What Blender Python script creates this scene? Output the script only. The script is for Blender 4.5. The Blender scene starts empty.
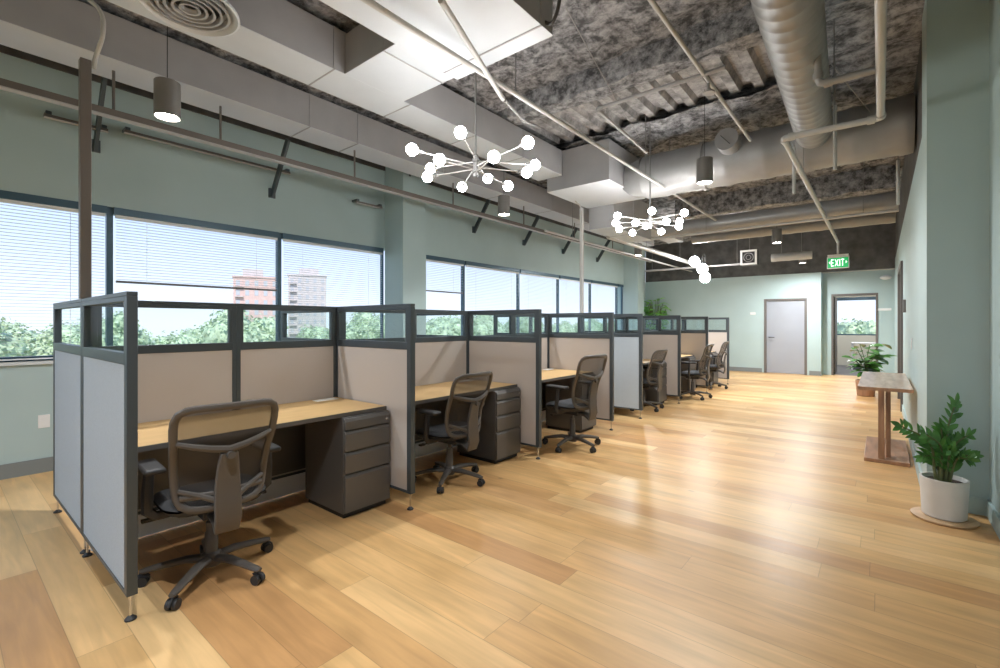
import bpy, math, random
from mathutils import Vector, Matrix, noise
random.seed(7)
PI = math.pi
sc = bpy.context.scene
COL = sc.collection

# ------------------------------------------------------------------ camera
F, TH, HY, HC = 466.0, 0.685, 324.0, 1.37
cs, sn = math.cos(TH), math.sin(TH)
cam = bpy.data.cameras.new('camera'); camo = bpy.data.objects.new('camera', cam)
COL.objects.link(camo); sc.camera = camo
cam.sensor_width = 36; cam.lens = F / 1000 * 36
cam.shift_y = -(334 - HY) / 1000
camo.location = (0, 0, HC); camo.rotation_euler = (PI / 2, 0, TH)
cam.clip_start = .05; cam.clip_end = 1000


def at(u, v, z):
    """floor-plan point seen at photo pixel u, v when it lies at height z"""
    D = F * (z - HC) / (HY - v); R = (u - 500) / F * D
    return Vector((R * cs - D * sn, R * sn + D * cs, z))


# ------------------------------------------------------------------ materials
def lin(r, g, b):
    f = lambda c: (c / 255 / 12.92) if c / 255 <= .04045 else ((c / 255 + .055) / 1.055) ** 2.4
    return (f(r), f(g), f(b), 1)


def mat(name, col, rough=.5, metal=0, noise_amt=.0, nscale=8, bump=0, bscale=60, spec=.5, stretch=None):
    m = bpy.data.materials.new(name); m.use_nodes = True
    nt = m.node_tree; b = nt.nodes['Principled BSDF']
    b.inputs['Base Color'].default_value = col
    b.inputs['Roughness'].default_value = rough
    b.inputs['Metallic'].default_value = metal
    b.inputs['Specular IOR Level'].default_value = spec
    tc = nt.nodes.new('ShaderNodeTexCoord')
    src = tc.outputs['Object']
    if stretch:
        mp = nt.nodes.new('ShaderNodeMapping'); mp.inputs['Scale'].default_value = stretch
        nt.links.new(src, mp.inputs['Vector']); src = mp.outputs['Vector']
    if noise_amt:
        n = nt.nodes.new('ShaderNodeTexNoise'); n.inputs['Scale'].default_value = nscale
        n.inputs['Detail'].default_value = 5
        nt.links.new(src, n.inputs['Vector'])
        r = nt.nodes.new('ShaderNodeMapRange')
        r.inputs['To Min'].default_value = 1 - noise_amt; r.inputs['To Max'].default_value = 1 + noise_amt
        r.inputs['From Min'].default_value = .3; r.inputs['From Max'].default_value = .7
        nt.links.new(n.outputs['Fac'], r.inputs['Value'])
        mx = nt.nodes.new('ShaderNodeVectorMath'); mx.operation = 'SCALE'
        mx.inputs[0].default_value = col[:3]
        nt.links.new(r.outputs['Result'], mx.inputs['Scale'])
        nt.links.new(mx.outputs['Vector'], b.inputs['Base Color'])
    if bump:
        n2 = nt.nodes.new('ShaderNodeTexNoise'); n2.inputs['Scale'].default_value = bscale
        n2.inputs['Detail'].default_value = 3
        nt.links.new(src, n2.inputs['Vector'])
        bp = nt.nodes.new('ShaderNodeBump'); bp.inputs['Strength'].default_value = bump
        bp.inputs['Distance'].default_value = .01
        nt.links.new(n2.outputs['Fac'], bp.inputs['Height'])
        nt.links.new(bp.outputs['Normal'], b.inputs['Normal'])
    return m


def emis(name, col, s, base=None):
    m = mat(name, base or col, .5)
    b = m.node_tree.nodes['Principled BSDF']
    b.inputs['Emission Color'].default_value = col
    b.inputs['Emission Strength'].default_value = s
    return m


def glassmat(name, tint, refl=.06, rough=.02):
    m = bpy.data.materials.new(name); m.use_nodes = True
    nt = m.node_tree; nt.nodes.remove(nt.nodes['Principled BSDF'])
    t = nt.nodes.new('ShaderNodeBsdfTransparent'); t.inputs['Color'].default_value = tint
    g = nt.nodes.new('ShaderNodeBsdfGlossy'); g.inputs['Roughness'].default_value = rough
    x = nt.nodes.new('ShaderNodeMixShader'); x.inputs['Fac'].default_value = refl
    nt.links.new(t.outputs[0], x.inputs[1]); nt.links.new(g.outputs[0], x.inputs[2])
    nt.links.new(x.outputs[0], nt.nodes['Material Output'].inputs['Surface'])
    return m


def floor_mat():
    m = bpy.data.materials.new('oak_planks'); m.use_nodes = True
    nt = m.node_tree; N = nt.nodes; L = nt.links; b = N['Principled BSDF']

    def math_(op, a, c=None, d=None):
        n = N.new('ShaderNodeMath'); n.operation = op
        for i, q in enumerate((a, c, d)):
            if q is None: continue
            if isinstance(q, (int, float)): n.inputs[i].default_value = q
            else: L.new(q, n.inputs[i])
        return n.outputs[0]
    tc = N.new('ShaderNodeTexCoord'); sp = N.new('ShaderNodeSeparateXYZ')
    L.new(tc.outputs['Object'], sp.inputs[0])
    W, LEN = .19, 1.75
    ry = math_('DIVIDE', sp.outputs['Y'], W); row = math_('FLOOR', ry)
    w1 = N.new('ShaderNodeTexWhiteNoise'); w1.noise_dimensions = '1D'; L.new(row, w1.inputs['W'])
    rx = math_('ADD', math_('DIVIDE', sp.outputs['X'], LEN), math_('MULTIPLY', w1.outputs['Value'], 7.3))
    colm = math_('FLOOR', rx)
    cb = N.new('ShaderNodeCombineXYZ'); L.new(row, cb.inputs[0]); L.new(colm, cb.inputs[1])
    w2 = N.new('ShaderNodeTexWhiteNoise'); w2.noise_dimensions = '3D'; L.new(cb.outputs[0], w2.inputs['Vector'])
    ramp = N.new('ShaderNodeValToRGB'); e = ramp.color_ramp.elements
    e[0].position = 0; e[0].color = FLOORC[0]
    e[1].position = 1; e[1].color = FLOORC[3]
    for p, c in ((.3, FLOORC[1]), (.65, FLOORC[2])):
        q = e.new(p); q.color = c
    L.new(w2.outputs['Value'], ramp.inputs['Fac'])
    # grain, stretched along the plank and shifted from plank to plank
    off = N.new('ShaderNodeVectorMath'); off.operation = 'SCALE'; L.new(w2.outputs['Color'], off.inputs[0]); off.inputs['Scale'].default_value = 30
    mp = N.new('ShaderNodeMapping'); mp.inputs['Scale'].default_value = (1.2, 14, 1); L.new(tc.outputs['Object'], mp.inputs['Vector'])
    ad = N.new('ShaderNodeVectorMath'); ad.operation = 'ADD'; L.new(mp.outputs[0], ad.inputs[0]); L.new(off.outputs[0], ad.inputs[1])
    gn = N.new('ShaderNodeTexNoise'); gn.inputs['Scale'].default_value = 1.6; gn.inputs['Detail'].default_value = 7; gn.inputs['Distortion'].default_value = .6
    L.new(ad.outputs[0], gn.inputs['Vector'])
    mr = N.new('ShaderNodeMapRange'); mr.inputs['From Min'].default_value = .25; mr.inputs['From Max'].default_value = .75
    mr.inputs['To Min'].default_value = .84; mr.inputs['To Max'].default_value = 1.12
    L.new(gn.outputs['Fac'], mr.inputs['Value'])
    # cloudy variation inside a plank and sparse knots
    n2 = N.new('ShaderNodeTexNoise'); n2.inputs['Scale'].default_value = 2.2; n2.inputs['Detail'].default_value = 2
    mp2 = N.new('ShaderNodeMapping'); mp2.inputs['Scale'].default_value = (1, 3, 1); L.new(tc.outputs['Object'], mp2.inputs['Vector'])
    ad2 = N.new('ShaderNodeVectorMath'); ad2.operation = 'ADD'; L.new(mp2.outputs[0], ad2.inputs[0]); L.new(off.outputs[0], ad2.inputs[1])
    L.new(ad2.outputs[0], n2.inputs['Vector'])
    mr2 = N.new('ShaderNodeMapRange'); mr2.inputs['From Min'].default_value = .3; mr2.inputs['From Max'].default_value = .7
    mr2.inputs['To Min'].default_value = .9; mr2.inputs['To Max'].default_value = 1.08
    L.new(n2.outputs['Fac'], mr2.inputs['Value'])
    vo = N.new('ShaderNodeTexVoronoi'); vo.inputs['Scale'].default_value = 1.3
    mp3 = N.new('ShaderNodeMapping'); mp3.inputs['Scale'].default_value = (1, 1.8, 1); L.new(tc.outputs['Object'], mp3.inputs['Vector'])
    L.new(mp3.outputs[0], vo.inputs['Vector'])
    kn = N.new('ShaderNodeMapRange'); kn.inputs['From Min'].default_value = .015; kn.inputs['From Max'].default_value = .05
    kn.inputs['To Min'].default_value = .62; kn.inputs['To Max'].default_value = 1
    L.new(vo.outputs['Distance'], kn.inputs['Value'])
    fy = math_('FRACT', ry); fx = math_('FRACT', rx)
    dy = math_('MINIMUM', fy, math_('SUBTRACT', 1, fy)); dx = math_('MINIMUM', fx, math_('SUBTRACT', 1, fx))
    gy = math_('GREATER_THAN', dy, .009); gx = math_('GREATER_THAN', dx, .001)
    gap = math_('MULTIPLY', gy, gx)
    gapf = math_('ADD', math_('MULTIPLY', gap, .28), .72)
    tot = math_('MULTIPLY', math_('MULTIPLY', math_('MULTIPLY', mr.outputs[0], mr2.outputs[0]), gapf), kn.outputs[0])
    sc_ = N.new('ShaderNodeVectorMath'); sc_.operation = 'SCALE'; L.new(ramp.outputs['Color'], sc_.inputs[0]); L.new(tot, sc_.inputs['Scale'])
    L.new(sc_.outputs[0], b.inputs['Base Color'])
    rr = N.new('ShaderNodeMapRange'); rr.inputs['To Min'].default_value = .28; rr.inputs['To Max'].default_value = .42
    L.new(gn.outputs['Fac'], rr.inputs['Value']); L.new(rr.outputs[0], b.inputs['Roughness'])
    b.inputs['Specular IOR Level'].default_value = .3
    bp = N.new('ShaderNodeBump'); bp.inputs['Strength'].default_value = .25; bp.inputs['Distance'].default_value = .004
    L.new(tot, bp.inputs['Height']); L.new(bp.outputs[0], b.inputs['Normal'])
    return m


def mesh_fabric():
    """open-weave net: real holes by a fine procedural weave"""
    m = bpy.data.materials.new('mesh_net'); m.use_nodes = True
    nt = m.node_tree; N = nt.nodes; L = nt.links; b = N['Principled BSDF']
    b.inputs['Base Color'].default_value = lin(62, 58, 55); b.inputs['Roughness'].default_value = .7
    tc = N.new('ShaderNodeTexCoord')
    w = N.new('ShaderNodeTexWave'); w.bands_direction = 'X'; w.inputs['Scale'].default_value = 95
    w2 = N.new('ShaderNodeTexWave'); w2.bands_direction = 'Z'; w2.inputs['Scale'].default_value = 95
    L.new(tc.outputs['Object'], w.inputs['Vector']); L.new(tc.outputs['Object'], w2.inputs['Vector'])
    mx = N.new('ShaderNodeMath'); mx.operation = 'MAXIMUM'; L.new(w.outputs['Fac'], mx.inputs[0]); L.new(w2.outputs['Fac'], mx.inputs[1])
    g = N.new('ShaderNodeMapRange'); L.new(mx.outputs[0], g.inputs['Value'])
    g.inputs['From Min'].default_value = .45; g.inputs['From Max'].default_value = .75
    g.inputs['To Min'].default_value = .3; g.inputs['To Max'].default_value = .9
    L.new(g.outputs[0], b.inputs['Alpha'])
    return m


def deck_mat(name, dark, light, sc1=9):
    m = bpy.data.materials.new(name); m.use_nodes = True
    nt = m.node_tree; N = nt.nodes; L = nt.links; b = N['Principled BSDF']
    b.inputs['Roughness'].default_value = .95
    tc = N.new('ShaderNodeTexCoord')
    n = N.new('ShaderNodeTexNoise'); n.inputs['Scale'].default_value = sc1; n.inputs['Detail'].default_value = 8; n.inputs['Roughness'].default_value = .72
    L.new(tc.outputs['Object'], n.inputs['Vector'])
    r = N.new('ShaderNodeValToRGB'); e = r.color_ramp.elements
    e[0].position = .40; e[0].color = dark; e[1].position = .62; e[1].color = light
    L.new(n.outputs['Fac'], r.inputs['Fac']); L.new(r.outputs['Color'], b.inputs['Base Color'])
    bp = N.new('ShaderNodeBump'); bp.inputs['Strength'].default_value = .9; bp.inputs['Distance'].default_value = .05
    L.new(n.outputs['Fac'], bp.inputs['Height']); L.new(bp.outputs[0], b.inputs['Normal'])
    return m


FLOORC = [(.53, .29, .12, 1), (.60, .355, .148, 1), (.65, .40, .17, 1), (.74, .49, .235, 1)]
M = dict(
    floor=floor_mat(),
    paint=mat('teal_wall_paint', (.42, .535, .535, 1), .55, noise_amt=.03, nscale=2, bump=.08, bscale=180),
    plenum=mat('plenum_black', (.09, .09, .09, 1), .9, noise_amt=.3, nscale=5),
    base=mat('baseboard_grey', (.21, .23, .23, 1), .5),
    winframe=mat('window_frame_blue', (.055, .11, .155, 1), .35, .2),
    sill=mat('sill_white', (.62, .66, .68, 1), .4),
    glass=glassmat('window_glass', (.97, .98, .98, 1), .002, .15),
    pglass=glassmat('partition_glass', (.95, .975, .975, 1), .03),
    slat=mat('blind_slat', (.80, .82, .84, 1), .5),
    blindrail=mat('blind_bottom_rail', (.17, .17, .18, 1), .5),
    deck=deck_mat('sprayed_fireproofing', (.08, .082, .086, 1), (.47, .47, .49, 1)),
    deckrib=deck_mat('ribbed_deck', (.2, .2, .2, 1), (.5, .49, .49, 1), 4),
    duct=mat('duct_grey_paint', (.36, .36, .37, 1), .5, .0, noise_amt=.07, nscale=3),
    ductl=mat('duct_lit_underside', (.60, .635, .68, 1), .55, noise_amt=.05, nscale=2),  # floor bounce on duct undersides put into a paler grey; diffuser cone shares it
    galv=mat('spiral_duct', (.30, .30, .30, 1), .42, .25, noise_amt=.08, nscale=5),
    pipe=mat('pipe_grey', (.30, .295, .29, 1), .4, .1),
    pipel=mat('pipe_light', (.48, .475, .465, 1), .4),
    rod=mat('threaded_rod', (.25, .25, .25, 1), .4, .6),
    strut=mat('strut_blue_grey', (.075, .095, .105, 1), .5, .3),
    rail=mat('rail_taupe', (.17, .15, .135, 1), .45, .2),
    frame=mat('partition_frame', (.075, .09, .10, 1), .38, .35),
    fabric=mat('partition_fabric', (.51, .46, .42, 1), .9, noise_amt=.04, nscale=300, bump=.25, bscale=500),
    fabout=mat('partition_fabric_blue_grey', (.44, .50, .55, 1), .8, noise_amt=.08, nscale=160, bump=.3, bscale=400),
    raceway=mat('raceway_pale', (.84, .86, .88, 1), .35),
    desk=mat('desk_maple', (.58, .38, .17, 1), .45, noise_amt=.06, nscale=5, stretch=(6, 1, 1)),
    edge=mat('desk_edge_band', (.10, .095, .09, 1), .5),
    ped=mat('pedestal_charcoal', (.135, .13, .125, 1), .38, .3),
    chrome=mat('chrome', (.7, .7, .7, 1), .2, 1),
    black=mat('black_plastic', (.025, .025, .026, 1), .5),
    taupe=mat('taupe_plastic', (.095, .084, .074, 1), .42),
    seatf=mat('black_seat_fabric', (.035, .037, .04, 1), .85, noise_amt=.15, nscale=200, bump=.2, bscale=300),
    net=mesh_fabric(),
    white=mat('white_plastic', (.8, .8, .79, 1), .4),
    door=mat('door_grey', (.33, .35, .39, 1), .5, noise_amt=.03, nscale=2),
    doorf=mat('door_frame_brown', (.14, .125, .115, 1), .5),
    wood=mat('walnut_table', (.34, .18, .10, 1), .4, noise_amt=.3, nscale=2, stretch=(8, 1.2, 1.2)),
    woodtop=mat('table_top_wood', (.56, .42, .32, 1), .25, noise_amt=.2, nscale=2, stretch=(9, 1, 1)),
    pot=mat('white_ceramic_pot', (.72, .71, .68, 1), .5, noise_amt=.03, nscale=10),
    soil=mat('potting_soil', (.045, .03, .02, 1), .95, noise_amt=.4, nscale=50),
    tray=mat('cork_tray', (.55, .36, .2, 1), .5, noise_amt=.1, nscale=20),
    leaf=mat('zz_leaf', (.09, .25, .05, 1), .32, noise_amt=.5, nscale=9),
    leafy=mat('bright_leaf', (.20, .50, .09, 1), .4, noise_amt=.3, nscale=12),
    stem=mat('plant_stem', (.13, .15, .06, 1), .6),
    tleaf=mat('tree_foliage', (.46, .56, .38, 1), .9, noise_amt=.35, nscale=1.6, bump=1, bscale=4),  # paler than real foliage: distance haze put into the colour
    trunk=mat('tree_trunk', (.2, .16, .12, 1), .9),
    brick=mat('pink_brick', (.60, .42, .39, 1), .9, noise_amt=.1, nscale=1),  # brick paled to carry distance haze in its colour
    conc=mat('grey_concrete', (.55, .50, .50, 1), .9, noise_amt=.08, nscale=1),
    towerwin=mat('tower_window', (.46, .46, .50, 1), .2),
    ground=mat('outside_grass', (.42, .48, .34, 1), .95, noise_amt=.3, nscale=.1),
    carpet=mat('grey_carpet', (.16, .16, .165, 1), .95, noise_amt=.2, nscale=80),
    cream=mat('cream_wall', (.66, .64, .56, 1), .6),
    bulb=emis('bulb_glow', (1, .985, .97, 1), 62),
    globe=emis('globe_glow', (1, .985, .97, 1), 62),
    lens=emis('downlight_lens', (1, .92, .8, 1), 60),
    lampbody=mat('pendant_grey', (.20, .19, .18, 1), .4, .3),
    exitg=emis('exit_green', (.02, .42, .12, 1), .7, (.01, .3, .08, 1)),
    exitw=emis('exit_letter', (.9, 1, .92, 1), 1.1),
)


# ------------------------------------------------------------------ mesh builder
class MB:
    def __init__(s): s.v = []; s.f = []; s.m = Matrix.Identity(4)

    def add(s, vs, fs):
        o = len(s.v); s.v += [tuple(s.m @ Vector(p)) for p in vs]; s.f += [tuple(i + o for i in f) for f in fs]; return s

    def box(s, x0, x1, y0, y1, z0, z1):
        v = [(x0, y0, z0), (x1, y0, z0), (x1, y1, z0), (x0, y1, z0), (x0, y0, z1), (x1, y0, z1), (x1, y1, z1), (x0, y1, z1)]
        return s.add(v, [(0, 3, 2, 1), (4, 5, 6, 7), (0, 1, 5, 4), (1, 2, 6, 5), (2, 3, 7, 6), (3, 0, 4, 7)])

    def beam(s, p, q, w, h, up=(0, 0, 1)):
        p, q = Vector(p), Vector(q); d = (q - p).normalized(); u = Vector(up)
        if abs(d.dot(u)) > .98: u = Vector((1, 0, 0))
        a = d.cross(u).normalized() * w / 2; b = a.cross(d).normalized() * h / 2
        v = [p - a - b, p + a - b, p + a + b, p - a + b, q - a - b, q + a - b, q + a + b, q - a + b]
        return s.add(v, [(0, 3, 2, 1)[::-1], (4, 5, 6, 7)[::-1], (0, 1, 5, 4)[::-1], (1, 2, 6, 5)[::-1], (2, 3, 7, 6)[::-1], (3, 0, 4, 7)[::-1]])

    def tube(s, path, r, n=10, closed=False, flat=1.0, up=None):
        P = [Vector(p) for p in path]; K = len(P)
        R = r if isinstance(r, (list, tuple)) else [r] * K
        vs = []; prev = Vector(up) if up else None
        for i in range(K):
            if closed: d = P[(i + 1) % K] - P[i - 1]
            else: d = P[min(i + 1, K - 1)] - P[max(i - 1, 0)]
            d.normalize()
            if prev is None: prev = Vector((0, 0, 1)) if abs(d.z) < .9 else Vector((1, 0, 0))
            b = up and Vector(up) or prev
            a = d.cross(b)
            if a.length < 1e-4: a = d.cross(Vector((1, .1, 0)))
            a.normalize(); b = a.cross(d).normalized()
            if not up: prev = b
            for k in range(n):
                t = 2 * PI * k / n
                vs.append(P[i] + a * math.cos(t) * R[i] + b * math.sin(t) * R[i] * flat)
        fs = []
        for i in range(K if closed else K - 1):
            j = (i + 1) % K
            for k in range(n):
                l = (k + 1) % n
                fs.append((i * n + k, i * n + l, j * n + l, j * n + k)[::-1])
        if not closed:
            fs.append(tuple(range(n))); fs.append(tuple((K - 1) * n + k for k in range(n))[::-1])
        return s.add(vs, fs)

    def cyl(s, p, q, r, r2=None, n=18): return s.tube([p, q], [r, r if r2 is None else r2], n)

    def lathe(s, prof, c=(0, 0, 0), n=28):
        vs = []; fs = []; c = Vector(c)
        for (r, z) in prof:
            for k in range(n):
                t = 2 * PI * k / n; vs.append(c + Vector((r * math.cos(t), r * math.sin(t), z)))
        for i in range(len(prof) - 1):
            for k in range(n):
                l = (k + 1) % n; fs.append((i * n + k, i * n + l, (i + 1) * n + l, (i + 1) * n + k))
        return s.add(vs, fs)

    def sphere(s, c, r, n=16, sx=1, sy=1, sz=1):
        c = Vector(c); vs = []; fs = []; m = n // 2
        for i in range(m + 1):
            ph = PI * i / m
            for k in range(n):
                t = 2 * PI * k / n
                vs.append(c + Vector((sx * r * math.sin(ph) * math.cos(t), sy * r * math.sin(ph) * math.sin(t), sz * r * math.cos(ph))))
        for i in range(m):
            for k in range(n):
                l = (k + 1) % n; fs.append((i * n + k, (i + 1) * n + k, (i + 1) * n + l, i * n + l))
        return s.add(vs, fs)

    def grid(s, fn, nu, nv):
        vs = [fn(i / nu, j / nv) for j in range(nv + 1) for i in range(nu + 1)]; w = nu + 1
        return s.add(vs, [(j * w + i, j * w + i + 1, (j + 1) * w + i + 1, (j + 1) * w + i) for j in range(nv) for i in range(nu)])

    def mesh(s, name, m=None, smooth=True, ang=35):
        me = bpy.data.meshes.new(name); me.from_pydata(s.v, [], s.f); me.validate(); me.update()
        if m: me.materials.append(m)
        if smooth:
            me.polygons.foreach_set('use_smooth', [True] * len(me.polygons))
            me.set_sharp_from_angle(angle=math.radians(ang))
        return me


def put(name, mb, m, parent=None, bev=0, loc=None, solid=0, seg=2):
    me = mb.mesh(name, M[m] if isinstance(m, str) else m)
    o = bpy.data.objects.new(name, me); COL.objects.link(o)
    if parent: o.parent = parent
    if loc: o.location = loc
    if solid:
        q = o.modifiers.new('solid', 'SOLIDIFY'); q.thickness = solid; q.offset = 0
    if bev:
        q = o.modifiers.new('bevel', 'BEVEL'); q.width = bev; q.segments = seg; q.limit_method = 'ANGLE'; q.angle_limit = math.radians(40)
    return o


def tag(o, label, cat, group=None):
    o['label'] = label; o['category'] = cat
    if group: o['group'] = group
    return o


def thing(name, label, cat, loc=(0, 0, 0), rz=0, group=None):
    o = bpy.data.objects.new(name, None); COL.objects.link(o); o.empty_display_size = .1
    o.location = loc; o.rotation_euler = (0, 0, rz)
    return tag(o, label, cat, group)


def struct(name, mb, m, parent=None, bev=0):
    o = put(name, mb, m, parent, bev)
    if not parent: o['kind'] = 'structure'
    return o


def sroot(name, loc=(0, 0, 0)):
    o = bpy.data.objects.new(name, None); COL.objects.link(o); o.location = loc; o['kind'] = 'structure'; return o


def kids(o): return [c for c in bpy.data.objects if c.parent == o]


def dup(o, parent=None, loc=None, rz=None, label=None):
    c = o.copy(); COL.objects.link(c); c.parent = parent
    if loc is not None: c.location = loc
    if rz is not None: c.rotation_euler = (0, 0, rz)
    if label: c['label'] = label
    for ch in kids(o): dup(ch, c)
    return c


def area_light(name, loc, size, power, col, parent=None, spread=150):
    l = bpy.data.lights.new(name, 'AREA'); l.shape = 'DISK'; l.size = size; l.energy = power; l.color = col
    l.spread = math.radians(spread)
    o = bpy.data.objects.new(name, l); COL.objects.link(o); o.location = loc
    if parent: o.parent = parent
    return o


# ------------------------------------------------------------------ room shell
XL, XR, YF, ZD = -6.0, .27, 14.9, 4.0
Y0B, XRB = -5.0, 5.0        # the room behind the camera
SILL, HEAD, PTOP = 1.03, 2.55, 3.76
struct('floor', MB().box(XL - .2, XRB, Y0B, 15.5, -.1, 0), 'floor')
struct('floor', MB().box(-4, 3, 15.5, 19.3, -.1, 0), 'carpet')
w = MB().box(XL - .2, XL, 13.24, YF, SILL, HEAD).box(XL - .2, XL, Y0B, YF, 0, SILL).box(XL - .2, XL, Y0B, YF, HEAD, PTOP)
struct('wall_left', w, 'paint')
struct('wall_left_upper', MB().box(XL - .2, XL + .015, Y0B, YF, PTOP, ZD), 'plenum')
far = MB().box(XL, -2.55, YF, YF + .15, 0, 2.74).box(-2.55, -1.53, YF, YF + .15, 2.07, 2.74).box(-1.53, -1.22, YF, YF + .15, 0, 2.74)
far.box(-1.30, -1.22, YF + .15, 15.35, 0, 2.74)
struct('wall_far', far, 'paint')
rec = MB().box(-1.22, -.98, 15.35, 15.5, 0, 2.74).box(-.98, -.10, 15.35, 15.5, 2.12, 2.74).box(-.10, XR, 15.35, 15.5, 0, 2.74)
struct('wall_far_recess', rec, 'paint')
struct('wall_far_upper', MB().box(XL, XR + 1, YF + .02, YF + .15, 2.745, ZD), 'plenum')
rw = MB().box(XR, XR + .15, 4.93, 9.6, 0, 2.95).box(XR, XR + .15, 9.6, 11.3, 2.36, 2.95).box(XR, XR + .15, 11.3, 15.5, 0, 2.95)
struct('wall_right', rw, 'paint')
nr = MB().box(XR, .6, 4.78, 4.93, 0, ZD).box(XR, XR + .15, 4.93, 5.3, 2.95, ZD).box(.6, .75, 3.4, 4.93, 0, ZD).box(.75, XRB, 3.4, 3.55, 0, ZD)
struct('wall_right_return', nr, 'paint')
struct('wall_right_upper', MB().box(XR + .01, XR + .15, 5.3, 15.5, 2.955, ZD), 'plenum')
struct('wall_right_rear', MB().box(XRB, XRB + .15, Y0B, 3.4, 0, ZD), 'paint')
bw = MB().box(XL, XRB, Y0B - .15, Y0B, 0, .9).box(XL, XRB, Y0B - .15, Y0B, 2.7, ZD)
struct('wall_back', bw, 'paint')
# back room beyond the far opening
br = MB().box(-4, -3.85, 15.5, 19.2, 0, 2.8).box(2.85, 3, 15.5, 19.2, 0, 2.8).box(-4, 3, 19.2, 19.35, 0, 1.0).box(-4, 3, 19.2, 19.35, 2.25, 2.8)
br.box(-4, -1.7, 19.2, 19.35, 1, 2.25).box(.5, 3, 19.2, 19.35, 1, 2.25)
struct('wall_back_room', br, 'cream')
struct('ceiling_back_room', MB().box(-4, 3, 15.5, 19.35, 2.8, 2.9), 'cream')
# baseboards
struct('baseboard_left', MB().box(XL, XL + .015, Y0B, 4.5, 0, .13).box(XL, XL + .015, 4.96, 13.24, 0, .13), 'base')
struct('baseboard_far', MB().box(XL, -2.6, YF - .015, YF, 0, .12).box(-1.48, -1.22, YF - .015, YF, 0, .12), 'base')
struct('baseboard_right', MB().box(XR - .015, XR, 4.78, 9.55, 0, .12).box(XR - .015, XR, 11.35, 15.35, 0, .12).box(XR - .015, .6, 4.765, 4.78, 0, .12).box(.585, .6, 3.4, 4.765, 0, .12), 'paint')
# columns
for y in (4.5, 13.24):
    struct('column', MB().box(XL, -5.56, y, y + .46, 0, ZD), 'paint')

# ceiling: lumpy fireproofed deck
def lump(x, y, a=.05):
    return a * noise.noise(Vector((x * 3.1, y * 3.1, 0))) + a * .6 * noise.noise(Vector((x * 9, y * 9, 3)))
def deckf(x0, x1, y0, y1, z, a):
    return lambda u, v: (x0 + (x1 - x0) * u, y0 + (y1 - y0) * v, z + lump(x0 + (x1 - x0) * u, y0 + (y1 - y0) * v, a))
dk = MB()
dk.grid(deckf(XL, XRB, 4.35, Y0B, ZD - .07, .055), 170, 145)
dk.grid(deckf(XL, XRB, 15.5, 5.75, ZD - .07, .06), 140, 130)
dk.grid(deckf(-.75, XRB, 5.75, 4.35, ZD - .07, .06), 60, 16)
struct('ceiling', dk.box(XL - .2, XRB, Y0B, 15.6, ZD + .12, ZD + .2), 'deck')
rb = MB()
x = XL
while x < -.75:
    rb.add([(x, 4.3, ZD + .06), (x + .09, 4.3, ZD + .06), (x + .12, 4.3, ZD - .01), (x + .21, 4.3, ZD - .01), (x + .24, 4.3, ZD + .06),
            (x, 5.8, ZD + .06), (x + .09, 5.8, ZD + .06), (x + .12, 5.8, ZD - .01), (x + .21, 5.8, ZD - .01), (x + .24, 5.8, ZD + .06)],
           [(i, i + 5, i + 6, i + 1) for i in range(4)])
    x += .24
struct('ceiling_ribbed', rb, 'deckrib')
def lumpy_beam(y, z0, w, x0=-3.3, x1=.2):
    def fn(u, v):
        x = x0 + (x1 - x0) * u
        t = v * 2 * PI
        yy = math.copysign(min(1, abs(math.sin(t)) * 1.35), math.sin(t)) * w / 2
        zz = z0 + (ZD - z0) / 2 + math.copysign(min(1, abs(math.cos(t)) * 1.35), math.cos(t)) * (ZD - z0) / 2
        k = noise.noise(Vector((x * 4, y * 7 + math.sin(t), math.cos(t)))) * .03
        return (x, y + yy * (1 + k * 6), zz + k)
    return MB().grid(fn, 110, 16)
for i, (y, z0, w_) in enumerate(((4.28, 3.70, .22), (7.7, 3.62, .25), (9.9, 3.55, .28), (12.3, 3.5, .28))):
    struct('ceiling_beam', lumpy_beam(y, z0, w_), 'deck')

# ------------------------------------------------------------------ windows and blinds
mull = [-3.9, -2.25, -.56, 1.152, 2.867, 4.54, 6.315, 8.025, 9.62, 11.23, 12.85, 13.24]
win_spans = []
for a, b in zip(mull[:-1], mull[1:]):
    if b > 13.1 and a > 12: continue
    a2 = 4.96 if abs(a - 4.54) < .01 else a
    b2 = 4.5 if abs(b - 4.54) < .01 else b
    win_spans.append((a2, b2))
win_spans.append((12.85, 13.24))
names_w = {}
for i, (a, b) in enumerate(win_spans):
    r = sroot('window_%d' % (i + 1), (XL, a, SILL))
    fr = MB(); t = .026; w_, h_ = b - a, HEAD - SILL
    fr.box(-.085, -.03, 0, t, 0, h_).box(-.085, -.03, w_ - t, w_, 0, h_).box(-.085, -.03, t, w_ - t, 0, .045).box(-.085, .005, t, w_ - t, h_ - .07, h_)
    put('window_frame', fr, 'winframe', r)
    put('glass_pane', MB().box(-.066, -.060, t, w_ - t, .045, h_ - .07), 'glass', r)
    put('window_sill', MB().box(-.15, .03, 0, w_, -.03, 0), 'sill', r)
    names_w[i] = r

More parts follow.
